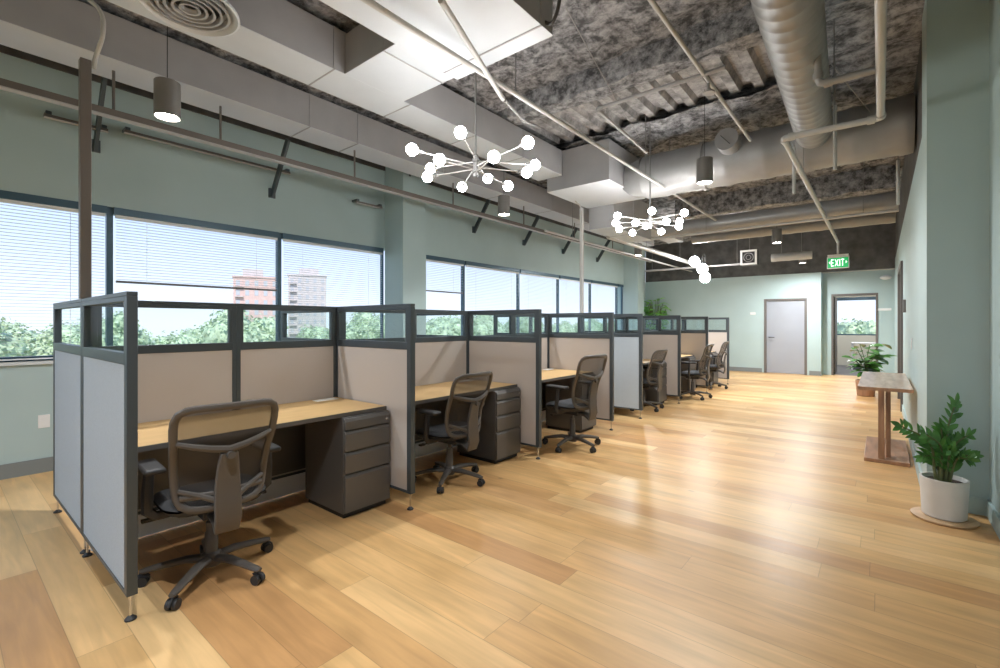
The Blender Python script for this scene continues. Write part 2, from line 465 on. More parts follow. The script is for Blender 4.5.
def blind(a, b, zb, label, spacing=.03):
    w_ = b - a; t = thing('window_blind', label, 'window blind', (XL - .013, a, SILL), 0, 'mini blinds in the window band')
    zt = HEAD - SILL - .075
    put('headrail', MB().box(-.015, .015, .04, w_ - .04, zt - .03, zt), 'slat', t)
    s_ = MB(); z = zt - .05; zb2 = max(zb - SILL, .015)
    while z > zb2 + .02:
        s_.add([(-.0115, .045, z - .0015), (.0115, .045, z + .0015), (.0115, w_ - .045, z + .0015), (-.0115, w_ - .045, z - .0015)], [(0, 1, 2, 3)]); z -= spacing
    put('slats', s_, 'slat', t)
    put('bottom_rail', MB().box(-.012, .012, .045, w_ - .045, zb2, zb2 + (.022 if zb > 1.2 else .012)), 'blindrail' if zb > 1.2 else 'slat', t)
    for yy in (.3, w_ - .3):
        put('ladder_cord', MB().cyl((.0125, yy, zb2 + .01), (.0125, yy, zt), .0018, n=6), 'slat', t)
    return t
wlab = ['slatted white blind lowered to the sill in the leftmost window',
        'white blind half lowered, its dark bottom bar behind the nearest desk',
        'lowered blind in the window just left of the near column',
        'white blind half lowered in the window just right of the near column',
        'lowered blind in the second window right of the near column',
        'lowered blind in the third window right of the near column',
        'lowered blind in the window behind the far thin service pole',
        'lowered blind in the farthest full window before the far column']
vis = [s for s in win_spans if s[0] > -1 and s[1] < 13.0]
for (a, b), zb, lb in zip(vis, (1.04, 1.79, 1.04, 1.93, 1.04, 1.04, 1.04, 1.04), wlab):
    blind(a, b, zb, lb)
# windows of the wall behind the camera and of the back room
for i, (a, b) in enumerate(((-5.9, -3.2), (-3.2, -.5), (-.5, 2.2), (2.2, 4.9))):
    r = sroot('window_%d' % (20 + i), (a, Y0B, .9)); w_, h_ = b - a, 1.8
    fr = MB().box(0, .04, -.12, -.02, 0, h_).box(w_ - .04, w_, -.12, -.02, 0, h_).box(.04, w_ - .04, -.12, -.02, 0, .05).box(.04, w_ - .04, -.12, -.02, h_ - .05, h_)
    put('window_frame', fr, 'winframe', r); put('glass_pane', MB().box(.04, w_ - .04, -.08, -.074, .05, h_ - .05), 'glass', r)
r = sroot('window_30', (-1.7, 19.2, 1.0)); w_, h_ = 2.2, 1.25
fr = MB().box(0, .04, .0, .1, 0, h_).box(w_ - .04, w_, .0, .1, 0, h_).box(.04, w_ - .04, .0, .1, 0, .04).box(.04, w_ - .04, 0, .1, h_ - .1, h_)
put('window_frame', fr, 'winframe', r); put('glass_pane', MB().box(.04, w_ - .04, .05, .056, .04, h_ - .1), 'glass', r)

# ------------------------------------------------------------------ doors
d = sroot('door_1', (-2.55, YF, 0))
put('door_leaf', MB().box(.06, .96, .03, .075, .01, 2.02), 'door', d)
put('door_frame', MB().box(0, .06, -.012, .12, 0, 2.07).box(.96, 1.02, -.012, .12, 0, 2.07).box(.06, .96, -.012, .12, 2.02, 2.07), 'doorf', d)
hn = put('door_handle', MB().cyl((.13, .03, 1.0), (.13, -.03, 1.0), .011).cyl((.13, -.03, 1.0), (.26, -.03, 1.0), .010).lathe([(0, 0), (.028, 0), (.028, .012), (0, .012)], (.13, .02, 1.0)), 'black', d)
d = sroot('door_2', (-.98, 15.35, 0))
put('door_frame', MB().box(-.05, .0, -.012, .16, 0, 2.12).box(.88, .93, -.012, .16, 0, 2.12).box(-.05, .93, -.012, .16, 2.12, 2.17), 'doorf', d)
put('door_leaf', MB().box(-.02, .02, .16, 1.02, .01, 2.1), 'doorf', d)
d = sroot('door_3', (XR, 9.6, 0))
put('door_frame', MB().box(-.03, .13, 0, .09, 0, 2.36).box(-.03, .13, 1.61, 1.7, 0, 2.36).box(-.03, .13, .09, 1.61, 2.27, 2.36), 'doorf', d)
put('door_leaf', MB().box(.03, .07, .09, 1.61, .01, 2.27), 'doorf', d)

# ------------------------------------------------------------------ partitions
FY = [.59, 2.25, 3.91, 5.57, 6.51, 8.17, 9.83, 11.49]
XF, XS, TP, ZT = -2.665, -3.665, .042, 1.52
GB, GT = 1.235, 1.475

def panel(label, x, y, rz, L, fab, fabback, foot=(True, False), postw=(.04, .04), race=False, group=None, z0=.12):
    """panel running along local +X from 0 to L, thickness centred on local y; front side is local -y"""
    t = thing('partition_panel', label, 'office partition', (x, y, 0), rz, group)
    h = TP / 2
    f = MB()
    f.box(0, postw[0], -h, h, z0, ZT - .02); f.box(L - postw[1], L, -h, h, z0, ZT - .02)
    f.box(0, L, -h, h, ZT - .02, ZT)
    f.box(postw[0], L - postw[1], -h, h, ZT - .045, ZT - .02)
    f.box(postw[0], L - postw[1], -h, h, 1.18, GB)
    f.box(postw[0], L - postw[1], -h, h, z0, z0 + .02)
    for xx in (postw[0], L - postw[1] - .02):
        f.box(xx, xx + .02, -h * .9, h * .9, GB, ZT - .045)
    put('frame', f, 'frame', t, .002)
    put('glass_pane', MB().box(postw[0] + .02, L - postw[1] - .02, -.003, .003, GB, ZT - .045), 'pglass', t)
    put('fabric_panel', MB().box(postw[0], L - postw[1], -h + .004, 0, z0 + .02, 1.18), fab, t)
    put('fabric_panel', MB().box(postw[0], L - postw[1], 0, h - .004, z0 + .02, 1.18), fabback, t)
    if race:
        put('base_raceway', MB().box(0, L, -h + .006, h - .006, .012, z0 - .002), 'raceway', t)
    for k, on in enumerate(foot):
        if on:
            xx = .03 if k == 0 else L - .03
            g = put('foot', MB().cyl((xx, 0, .018), (xx, 0, z0), .006, n=10), 'chrome', t)
            put('foot_pad', MB().lathe([(0, 0), (.024, 0), (.024, .006), (.008, .02), (0, .02)], (xx, 0, 0), 16), 'black', g)
    return t

ordn = ['nearest', 'second', 'third', 'fourth', 'fifth', 'farthest']
flab = ['textured blue grey end panel facing the camera at far left, on chrome feet',
        'beige partition wing between the nearest desk and the second desk',
        'beige partition wing between the second desk and the third desk',
        'beige partition wing closing the near desk cluster, right of the third desk',
        'pale lavender end panel across the gap from the near desk cluster',
        'narrow partition wing between the fourth and fifth desks',
        'narrow partition wing between the fifth and sixth desks',
        'last partition wing at the far end of the desks, before the far wall']
for i, y in enumerate(FY):
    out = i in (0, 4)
    # local +x must run from the front end (XF) back to the spine: rotate 180 deg, so local -y faces +Y
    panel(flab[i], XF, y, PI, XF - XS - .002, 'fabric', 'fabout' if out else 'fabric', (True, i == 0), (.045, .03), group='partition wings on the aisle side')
    lb = 'blue grey rear half of the leftmost end panel, toward the window' if i == 0 else \
        'window side partition wing in line with the one %s' % ['', 'right of the nearest desk', 'right of the second desk', 'closing the near cluster', 'starting the far cluster', 'right of the fourth desk', 'right of the fifth desk', 'at the far end'][i]
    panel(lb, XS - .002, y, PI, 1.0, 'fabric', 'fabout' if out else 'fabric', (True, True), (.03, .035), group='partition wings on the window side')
sl = ['nearest', 'second', 'third', 'fourth', 'fifth', 'sixth']
cub = [(0, 1), (1, 2), (2, 3), (4, 5), (5, 6), (6, 7)]
for n, (i, j) in enumerate(cub):
    ya, yb = FY[i] + TP / 2 + .001, FY[j] - TP / 2 - .001; L = (yb - ya) / 2
    for k in range(2):
        # runs along +Y; local -y is +X (aisle side)
        panel('%s back panel behind the %s desk' % (('left', 'right')[k], sl[n]), XS, ya + k * L, PI / 2, L - .001, 'fabric', 'fabric',
              (False, False), (.028, .028) if k == 0 else (.028, .028), True, 'back panels of the desk row', .16)

# ------------------------------------------------------------------ desks
DZ = .742
def make_desk(label):
    t = thing('desk', label, 'desk', (0, 0, 0), 0, 'maple top desks in the cubicles')
    L = 1.60
    put('desk_top', MB().box(0, .70, 0, L, DZ - .026, DZ), 'desk', t)
    put('edge_band', MB().box(.70, .708, 0, L, DZ - .028, DZ - .001), 'edge', t)
    put('support_rail', MB().box(.03, .06, .02, L - .02, DZ - .09, DZ - .028), 'ped', t)
    put('under_desk_shade', MB().box(.004, .016, .01, L - .01, .20, DZ - .092), 'ped', t)  # charcoal sheet standing in for shadow on the back panel under the desk
    put('cable_outlet', MB().box(.05, .13, 1.36, 1.55, DZ, DZ + .006), 'white', t, .002)
    return t
def make_pedestal(label):
    t = thing('drawer_pedestal', label, 'drawer pedestal', (0, 0, 0), 0, 'charcoal pedestals under the desks')
    W, Dp, H = .39, .54, DZ - .030
    put('body', MB().box(0, Dp - .022, 0, W, .035, H), 'ped', t, .003)
    put('plinth', MB().box(.02, Dp - .04, .015, W - .015, 0, .036), 'black', t)
    for (a, b, nm) in ((.625, .706, 'pencil_drawer'), (.475, .618, 'drawer'), (.318, .468, 'drawer'), (.045, .311, 'file_drawer')):
        m_ = MB()
        m_.box(Dp - .02, Dp, .004, W - .004, a, b - .022)
        m_.add([(Dp - .02, .004, b - .022), (Dp, .004, b - .022), (Dp - .014, .004, b), (Dp - .02, .004, b),
                (Dp - .02, W - .004, b - .022), (Dp, W - .004, b - .022), (Dp - .014, W - .004, b), (Dp - .02, W - .004, b)],
               [(0, 1, 2, 3), (7, 6, 5, 4), (1, 5, 6, 2), (3, 2, 6, 7)])
        dr = put(nm, m_, 'ped', t, .0025)
        if nm == 'pencil_drawer':
            put('lock', MB().cyl((Dp, W - .04, b - .045), (Dp + .006, W - .04, b - .045), .009), 'chrome', dr)
    return t
desk0 = make_desk(''); ped0 = make_pedestal('')
dlab = ['nearest maple topped desk, with a chair turned before it at left', 'second desk from the left, behind the chair seen from its side',
        'third desk, beside the chair with its armrest showing', 'desk in the first cubicle of the far cluster',
        'fifth desk from the left, in the middle of the far cluster', 'farthest desk, mostly hidden behind the last two chairs']
plab = ['large charcoal three drawer pedestal under the nearest desk', 'charcoal pedestal under the second desk, right of the side-on chair',
        'pedestal under the third desk, partly behind its chair', 'pedestal under the first desk of the far cluster',
        'pedestal under the fifth desk from the left', 'pedestal under the farthest desk']
for n, (i, j) in enumerate(cub):
    loc = (XS + TP / 2 + .004, FY[i] + TP / 2 + .004, 0)
    ploc = (XS + TP / 2 + .215, FY[j] - TP / 2 - .40, 0)
    if n == 0:
        desk0.location = loc; desk0['label'] = dlab[0]; ped0.location = ploc; ped0['label'] = plab[0]
    else:
        dup(desk0, None, loc, None, dlab[n]); dup(ped0, None, ploc, None, plab[n])

# ------------------------------------------------------------------ task chairs
def back_pt(s, t):
    """s -1..1 across, t 0..1 up the backrest; local chair faces +Y"""
    w = .195 + .045 * t
    x = s * w
    z = .455 + .535 * t
    y = -.235 - .055 * t - .06 * t * t + .05 * math.sin(PI * min(1, t * 1.5)) * .6 + .055 * s * s
    return Vector((x, y, z))
def rrect(n, r=.28, px=1.0):
    out = []
    for k in range(n):
        a = 2 * PI * k / n
        c, s_ = math.cos(a), math.sin(a); p = 7.0
        q = (abs(c) ** p + abs(s_) ** p) ** (-1 / p)
        out.append((c * q * px, s_ * q * px))
    return out
def make_chair(label):
    t = thing('task_chair', label, 'office chair', (0, 0, 0), 0, 'mesh back task chairs at the desks')
    # seat
    def seatfn(u, v, top):
        a = u * 2 * PI; c, s_ = math.cos(a), math.sin(a); p = 4.2
        q = (abs(c) ** p + abs(s_) ** p) ** (-1 / p) * v
        x, y = c * q * .245, s_ * q * .235 + .02
        e = 1 - v ** 6
        if top: z = .455 + .035 * math.sqrt(max(0, e)) + .012 * (1 - math.cos(x * 6)) - .03 * max(0, (y - .12)) / .13 * .8
        else: z = .452 - .045 * math.sqrt(max(0, e)) - .02 * max(0, (y - .12)) / .13
        return (x, y, z)
    sm_ = MB().grid(lambda u, v: seatfn(u, v, True), 40, 10).grid(lambda u, v: seatfn(1 - u, v, False), 40, 8)
    put('seat', sm_, 'seatf', t)
    put('seat_pan', MB().lathe([(0, -.03), (.13, -.03), (.19, -.012), (.2, 0), (0, 0)], (0, .02, .425), 24).box(-.07, .07, -.12, .10, .355, .41), 'black', t, .004)
    for sx in (-1, 1):
        put('seat_lever', MB().cyl((sx * .07, .03, .38), (sx * .26, .05, .375), .006, n=8).box(min(sx * .25, sx * .30), max(sx * .25, sx * .30), .035, .065, .368, .382), 'black', t)
    # backrest frame
    pts = [back_pt(x, (y + 1) / 2) for x, y in rrect(56)]
    put('back_frame', MB().tube(pts, .0195, 10, True, flat=.75, up=(0, 1, .2)), 'taupe', t)
    # net
    def netf(u, v):
        s_, tt = 2 * u - 1, v
        x, y = s_, 2 * tt - 1
        m_ = max(abs(x), abs(y)); 
        if m_ > 1e-6:
            l = (abs(x) ** 7 + abs(y) ** 7) ** (1 / 7); x, y = x * m_ / l * 1.0, y * m_ / l
        return back_pt(x, (y + 1) / 2) + Vector((0, .006, 0))
    put('back_mesh', MB().grid(netf, 24, 24), 'net', t)
    # upper headband and lower cross rail
    lowrail = [back_pt(s_ * .93, .13 + .0 * s_) + Vector((0, -.008, 0)) for s_ in [-1, -.6, -.2, .2, .6, 1]]
    put('lower_rail', MB().tube(lowrail, .013, 8, flat=1.3), 'taupe', t)
    # wing shaped lumbar support
    pa = [back_pt(.97, .675), back_pt(.7, .64) + Vector((0, -.016, 0)), back_pt(.35, .60) + Vector((0, -.026, 0)), back_pt(0, .57) + Vector((0, -.030, 0))]
    pa = pa + [Vector((-q.x, q.y, q.z)) for q in pa[-2::-1]]
    put('lumbar_wing', MB().tube(pa, [.010, .013, .015, .017, .015, .013, .010], 8, flat=1.2), 'taupe', t)
    for sx in (-1, 1):
        pb = [back_pt(sx * .95, .20) + Vector((0, -.01, 0)), back_pt(sx * .55, .14) + Vector((0, -.02, 0)), back_pt(sx * .16, .06) + Vector((0, -.03, 0))]
        put('lower_brace', MB().tube(pb, [.010, .012, .014], 8, flat=1.2), 'taupe', t)
    # spine plate from under the seat up to the wing
    up_ = []
    prof = [(.052, -.10, .385), (.052, -.20, .365), (.058, -.262, .33), (.062, -.285, .40), (.062, -.275, .50), (.058, -.272, .58), (.05, -.285, .68), (.040, -.298, .745)]
    vs = []; fs = []
    for k, (hw, y, z) in enumerate(prof):
        if k == 0: n_ = Vector((0, 0, -1))
        dy = prof[min(k + 1, 7)][1] - prof[max(k - 1, 0)][1]; dz = prof[min(k + 1, 7)][2] - prof[max(k - 1, 0)][2]
        n_ = Vector((0, -dz, dy)).normalized() * .011
        for sx, sy in ((-1, 1), (1, 1), (1, -1), (-1, -1)):
            vs.append(Vector((sx * hw, y, z)) + n_ * sy)
    for k in range(7):
        for q in range(4):
            fs.append((k * 4 + q, k * 4 + (q + 1) % 4, (k + 1) * 4 + (q + 1) % 4, (k + 1) * 4 + q))
    fs += [(3, 2, 1, 0), (28, 29, 30, 31)]
    put('back_support', MB().add(vs, fs), 'taupe', t, .006)
    put('adjuster_knob', MB().lathe([(0, -.02), (.018, -.02), (.02, .0), (0, .0)], (0, 0, 0), 16), 'taupe', t).matrix_local = Matrix.Translation((0, -.315, .735)) @ Matrix.Rotation(-PI / 2, 4, 'X')
    # arms
    for sx in (-1, 1):
        a = MB()
        a.tube([(sx * .16, .0, .405), (sx * .25, .0, .405), (sx * .285, -.005, .44), (sx * .285, -.015, .55), (sx * .28, -.02, .655)], [.018, .018, .02, .02, .017], 8, flat=1.4)
        ar = put('armrest_post', a, 'black', t)
        pd = MB().box(sx * .275 - .045, sx * .275 + .045, -.14, .12, .655, .683)
        put('armrest_pad', pd, 'black', ar, .012, seg=3)
    # gas lift and base
    put('gas_lift', MB().lathe([(0, .10), (.032, .10), (.032, .24), (.026, .25), (.026, .30), (.015, .30), (.015, .37), (0, .37)]), 'taupe', t)
    b = put('base', MB().lathe([(0, .06), (.045, .06), (.052, .08), (.05, .12), (.036, .135), (0, .135)]), 'taupe', t, loc=(0, 0, 0))
    for k in range(5):
        a = 2 * PI * k / 5; d = Vector((math.cos(a), math.sin(a), 0))
        put('leg', MB().tube([d * .03 + Vector((0, 0, .10)), d * .12 + Vector((0, 0, .105)), d * .22 + Vector((0, 0, .092)), d * .30 + Vector((0, 0, .078)), d * .325 + Vector((0, 0, .074))],
                            [.03, .027, .023, .02, .015], 10, flat=.75), 'taupe', b)
        q = Vector((-d.y, d.x, 0)); c = d * .312
        w_ = MB()
        for s_ in (-1, 1):
            w_.cyl(c + q * s_ * .006 + Vector((0, 0, .026)), c + q * s_ * .025 + Vector((0, 0, .026)), .026, n=18)
        w_.cyl(c + Vector((0, 0, .02)), c + Vector((0, 0, .075)), .008, n=8)
        hood = [c + q * 0 + d * (.03 * math.cos(f)) + Vector((0, 0, .028 + .03 * math.sin(f))) for f in [0, .5, 1, 1.57, 2.1, 2.6]]
        w_.tube(hood, .011, 8, flat=.5)
        put('caster', w_, 'black', b)
    b.rotation_euler = (0, 0, math.radians(9))
    return t
ch = make_chair('nearest mesh back chair, seen from behind beside the end panel')
ch.location = (-2.835, .975, 0); ch.scale = (1, 1, .975); ch.rotation_euler = (0, 0, math.radians(176 - 90))
cl = [((-2.925, 2.88), 181, 67, 'second mesh chair, turned side-on before the second desk'),
      ((-2.67, 4.55), 172, 46, 'third mesh chair, its armrest over the third desk opening'),
      ((-2.98, 7.31), 176, 30, 'mesh chair tucked into the first cubicle of the far cluster'),
      ((-2.71, 8.98), 182, 10, 'fifth mesh chair, pulled out from the fifth desk'),
      ((-2.83, 10.62), 182, 50, 'farthest mesh chair, beside the last partition wing')]
for (x, y), a, br_, lb in cl:
    c = dup(ch, None, (x, y, 0), math.radians(a - 90), lb)
    c.scale = (1, 1, {4.55: 1.035, 2.88: .96, 7.31: .96}.get(y, 1))
    for k in kids(c):
        if k.name.split('.')[0] == 'base': k.rotation_euler = (0, 0, math.radians(br_))

# ------------------------------------------------------------------ service poles
def pole(x, y, w_, ztop, label, m_, cond, cm='pipel'):
    t = thing('service_pole', label, 'power pole', (x, y, 0))
    put('pole', MB().box(-w_ / 2, w_ / 2, -w_ / 2, w_ / 2, ZT + .001, ztop), m_, t, .003)
    put('flexible_conduit', MB().tube([Vector(p) - Vector((x, y, 0)) for p in cond], .012, 8), cm, t)
    return t
def smooth_path(P, n=8):
    P = [Vector(p) for p in P]; out = []
    for i in range(len(P) - 1):
        p0, p1, p2, p3 = P[max(i - 1, 0)], P[i], P[i + 1], P[min(i + 2, len(P) - 1)]
        for k in range(n):
            t = k / n
            out.append(.5 * ((2 * p1) + (p2 - p0) * t + (2 * p0 - 5 * p1 + 4 * p2 - p3) * t * t + (3 * p1 - p0 - 3 * p2 + p3) * t ** 3))
    out.append(P[-1]); return out
pole(XS, .585, .052, 2.94, 'grey square service pole rising from the leftmost partition corner', 'rail',
     smooth_path([(XS + .02, .62, 2.90), (XS + .02, .63, 2.97), (XS + .10, .65, 3.1), (XS + .05, .64, 3.25), (XS - .08, .55, 3.38), (XS - .16, .5, 3.49)]))
pole(XS, 6.53, .05, 3.2, 'thin pale service pole rising at the gap between desk clusters', 'pipel',
     smooth_path([(XS, 6.53, 3.18), (XS - .02, 6.5, 3.25), (XS - .06, 6.45, 3.3), (XS - .1, 6.4, 3.42)]))

# ------------------------------------------------------------------ ducts
def rduct(label, x0, x1, y0, y1, z0, z1, seams, name='rectangular_duct', m_='duct', bot='ductl', axis='y'):
    cx, cy = (x0 + x1) / 2, (y0 + y1) / 2
    t = thing(name, label, 'air duct', (cx, cy, z0))
    X0, X1, Y0_, Y1, H = x0 - cx, x1 - cx, y0 - cy, y1 - cy, z1 - z0
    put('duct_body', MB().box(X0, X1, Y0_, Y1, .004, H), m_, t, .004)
    put('underside_tone', MB().box(X0 - .002, X1 + .002, Y0_, Y1, 0, .0035), bot, t)  # thin sheet added to carry the paler bounce-lit tone
    for s_ in seams:
        if axis == 'y': put('seam', MB().box(X0 - .006, X1 + .006, s_ - cy - .006, s_ - cy + .006, -.004, H), m_, t)
        else: put('seam', MB().box(s_ - cx - .006, s_ - cx + .006, Y0_ - .006, Y1 + .006, -.004, H), m_, t)
    return t
rduct('long duct nearest the window wall, underside coloured paler for floor bounce', -5.19, -4.78, -3, 12.5, 3.5, 3.86, [.2, 2.6, 3.2, 4.6, 6, 7.4, 8.8, 10.2])
rduct('rectangular duct in front carrying the round diffuser, ending at the box unit', -3.95, -3.54, -3, 5.74, 3.5, 3.86, [2.14, 2.95, 3.9, 4.8])
rduct('short branch duct joining the diffuser duct to the wide duct', -3.535, -2.60, 2.24, 2.87, 3.5, 3.84, [-3.0], axis='x')
rduct('wide duct across the top of the picture, underside coloured paler for floor bounce', -2.59, -1.70, -2.5, 2.64, 3.3, 3.80, [2.5, 1.2])
rduct('large box shaped air unit beyond the first chandelier', -3.81, -2.82, 5.76, 7.0, 3.31, 3.86, [], name='air_handling_box')
rduct('stepped down duct behind the box unit by the second chandelier', -3.8, -3.35, 7.02, 8.6, 2.95, 3.6, [7.8])
rduct('narrow duct beyond the stepped duct over the far cluster', -3.72, -3.4, 8.62, 10.6, 3.2, 3.5, [9.6], bot='duct')

def ring_duct(label, p, q, r, pitch, amp, name, n=32, m_='galv', extra=None):
    p, q = Vector(p), Vector(q); L = (q - p).length; d = (q - p).normalized()
    t = thing(name, label, 'air duct', p)
    pts = []; rs = []; s_ = 0
    while s_ < L:
        for f, a in ((0, 0), (.10, amp), (.22, amp), (.32, 0)):
            if s_ + f * pitch < L: pts.append(d * (s_ + f * pitch)); rs.append(r + a)
        s_ += pitch
    pts.append(d * L); rs.append(r)
    put('duct_body', MB().tube(pts, rs, n), m_, t)
    return t, d, L
ring_duct('ribbed spiral duct coming down from the top of the picture', (-.32, 1.2, 3.12), (-.56, 6.05, 3.44), .165, .15, .006, 'flexible_duct')
bd, dd, LL = ring_duct('big round duct crossing the ceiling below the ribbed spiral duct', (.262, 6.4, 3.43), (-2.55, 6.4, 3.43), .29, .42, .008, 'round_duct')
for xx in (2.01,):
    put('collar', MB().tube([(-xx, 0, 0), (-xx - .05, 0, 0)], .31, 32), 'galv', bd)
for xx in (.3, 1.4, 2.5):
    put('hanger_rod', MB().cyl((-xx, 0, .29), (-xx, 0, .52), .006, n=6), 'rod', bd)
tk = put('takeoff_stub', MB().cyl((-1.67, -.15, .1), (-1.67, -.47, .12), .13, n=28), 'galv', bd)
put('damper_slot', MB().beam((-1.73, -.474, .17), (-1.63, -.474, .05), .006, .022, (0, 1, 0)), 'black', tk)
put('end_elbow', MB().tube([(-2.81, 0, 0), (-2.96, 0, -.02), (-3.05, .05, -.08)], [.29, .26, .2], 24), 'galv', bd)
ring_duct('slim round duct crossing near the far ceiling', (.2, 8.9, 3.17), (-3.3, 8.9, 3.17), .13, .8, .006, 'round_duct')
ring_duct('short shiny round duct near the far wall beside the fan unit', (-2.0, 12.6, 2.93), (-1.2, 12.6, 2.93), .09, .3, .004, 'round_duct', m_='pipel')
for q in [o for o in bpy.data.objects if o.name.startswith('round_duct.')]:
    for xx in (.2, .6):
        put('hanger_rod', MB().cyl((xx if q.location.x < -1 else -xx * 4, 0, .08), (xx if q.location.x < -1 else -xx * 4, 0, ZD - .1 - q.location.z), .005, n=6), 'rod', q)
ring_duct('faint dark round duct above the exit sign', (.2, 10.6, 3.25), (-3.2, 10.6, 3.25), .12, .5, .006, 'round_duct', m_='galv')
t = thing('exhaust_fan', 'small square fan unit hanging near the far wall', 'fan', (-2.35, 11.9, 2.9))
a_ = .17
put('housing', MB().box(-a_, a_, .01, .22, -a_, a_), 'black', t)
put('face_frame', MB().box(-a_, a_, -.02, .01, a_ - .04, a_).box(-a_, a_, -.02, .01, -a_, -a_ + .04).box(-a_, -a_ + .04, -.02, .01, -a_ + .04, a_ - .04).box(a_ - .04, a_, -.02, .01, -a_ + .04, a_ - .04), 'white', t)
put('grille', MB().tube([(.10 * math.cos(k * PI / 12), -.012, .10 * math.sin(k * PI / 12)) for k in range(24)], .008, 6, True).tube([(.05 * math.cos(k * PI / 12), -.012, .05 * math.sin(k * PI / 12)) for k in range(24)], .006, 6, True), 'pipe', t)
put('hanger_rod', MB().cyl((0, .1, a_), (0, .1, .95), .006, n=6), 'rod', t)

# round ceiling diffuser
t = thing('ceiling_diffuser', 'round grey diffuser with concentric rings at top left', 'air diffuser', at(190, 10, 3.33))
put('neck', MB().lathe([(.20, .06), (.20, .18), (.0, .18)], n=40), 'duct', t)
put('outer_cone', MB().lathe([(.235, .02), (.262, -.005), (.275, 0), (.27, .02), (.2, .07), (.19, .07), (.235, .02)], n=48), 'ductl', t)
for r_ in (.205, .165, .125, .085, .045):
    put('ring', MB().lathe([(r_ - .006, .03), (r_, .0), (r_ + .014, .0), (r_ + .002, .034), (r_ - .006, .03)], n=40), 'duct', t)
put('plenum', MB().lathe([(0, .065), (.2, .065)], n=40), 'black', t)

# ------------------------------------------------------------------ pipes
def pipe(label, P, r, m_='pipe', name='pipe', cat='pipe', n=12, hang=(), fit=True, group=None):
    P = [Vector(p) for p in P]; o = P[0].copy()
    t = thing(name, label, cat, o, 0, group)
    path = []
    for i, p in enumerate(P):                       # short rounded elbows
        if 0 < i < len(P) - 1:
            a = (P[i - 1] - p).normalized(); b = (P[i + 1] - p).normalized(); e = r * 1.6
            path += [p + a * e - o, p + (a + b) * e * .28 - o, p + b * e - o]
        else: path.append(p - o)
    put('pipe_run', MB().tube(path, r, n), m_, t)
    if fit:
        for i in range(1, len(P) - 1):
            c = P[i] - o
            for w_ in (P[i - 1], P[i + 1]):
                dd_ = (w_ - P[i]).normalized()
                put('coupling', MB().cyl(c + dd_ * r * 1.4, c + dd_ * r * 3.2, r * 1.3, n=12), m_, t)
    for h in hang:
        h = Vector(h) - o
        put('hanger_rod', MB().cyl(h, (h.x, h.y, ZD - .05 - o.z), .005, n=6), 'rod', t)
    return t
pipe('long pale sprinkler pipe running diagonally over both chandeliers', [(-2.25, -2, 3.2), (-2.25, 9.0, 3.2)], .019, 'pipel', hang=[(-2.25, 2.95, 3.2), (-2.25, 5.6, 3.2), (-2.25, 8, 3.2)])
pipe('pale drop pipe meeting the long sprinkler pipe above the first chandelier', [at(441, 0, 3.15), at(503, 99, 3.15)], .019, 'pipel')
pipe('thin pipe continuing left from the pipe junction', [at(505, 101, 3.15), at(524, 121, 3.15), at(540, 128, 3.3)], .012, 'pipe')
pipe('pale pipe loop at top right, running down toward the exit sign',
     [(.0, .9, 3.0), (.0, 4.76, 3.0), (-.66, 4.74, 3.0), (-.66, 11.45, 3.0)], .026, 'pipel', hang=[(-.3, 4.75, 3.0), (-.66, 6.1, 3.0), (-.66, 8.2, 3.0)])
pipe('short grey branch pipe teeing off the top right pipe', [(-.026, 3.84, 3.0), (-.33, 3.83, 3.0), (-.33, 3.83, 3.3), (-.20, 2.2, 3.5)], .024, 'pipe')
pipe('thin sprinkler pipe left of the ribbed spiral duct', [(-1.17, -1, 3.5), (-1.17, 6.02, 3.5)], .017, 'pipel')
t = thing('sprinkler_head', 'small round escutcheon under the thin ceiling pipe', 'sprinkler', (-1.17, 4.33, 3.395))
put('escutcheon', MB().lathe([(0, 0), (.05, 0), (.052, .012), (.02, .03), (0, .03)]), 'pipe', t); put('drop', MB().cyl((0, 0, .03), (0, 0, .09), .012), 'pipe', t)
pipe('grey conduit crossing below the ribbed deck and turning away', [(-1.0, 4.18, 3.5), (-2.18, 4.18, 3.5), (-2.2, 5.5, 3.45)], .018, 'pipe')
pipe('thick pale pipe by the far column, above the last blinds', [(-3.93, 8.0, 3.0), (-3.93, 13.5, 3.0)], .05, 'pipel', hang=[(-3.93, 9, 3), (-3.93, 12, 3)])
pipe('thin pale pipe running under the thick pipe toward the far wall', [(-4.4, 6.6, 2.95), (-4.4, 14.5, 2.95)], .02, 'pipel', hang=[(-4.4, 7.5, 2.95), (-4.4, 11, 2.95)])
pipe('pipe crossing beneath the slim round duct', [(.2, 8.72, 2.99), (-3.5, 8.72, 2.99)], .022, 'pipel', hang=[(-.2, 8.72, 2.99), (-2.4, 8.72, 2.99)])
pipe('thin lateral pipe near the far wall left of the fan unit', [(-2.6, 12.4, 2.82), (-5.0, 12.4, 2.82)], .025, 'pipe', hang=[(-2.7, 12.4, 2.82), (-4.8, 12.4, 2.82)])
for (u, v, zz, ln, lb) in ((835, 170, 2.85, .62, 'vertical drop pipe below the big round duct'), (794, 194, 2.75, .5, 'small drop pipe with a foot, left of the exit run'), (898, 205, 2.7, .5, 'short drop pipe beside the right wall top')):
    p = at(u, v, zz)
    pipe(lb, [p + Vector((0, 0, ln)), p], .016, 'pipel', hang=[p + Vector((0, 0, ln))])
for (u0, v0, u1, v1, lb) in ((566, 8, 640, 138, 'thin hanger wire crossing the sprayed ceiling'), (812, 40, 905, 150, 'thin dark cable sagging past the top right pipes')):
    p, q = at(u0, v0, 3.75), at(u1, v1, 3.45)
    t = tag(put('hanger_wire' if v0 < 20 else 'hanging_cable', MB().tube(smooth_path([(0, 0, 0), (q - p) * .5 - Vector((0, 0, .03)), q - p], 6), .005, 6), 'pipe', loc=p), lb, 'wire')
pc = at(556, 20, 3.35)
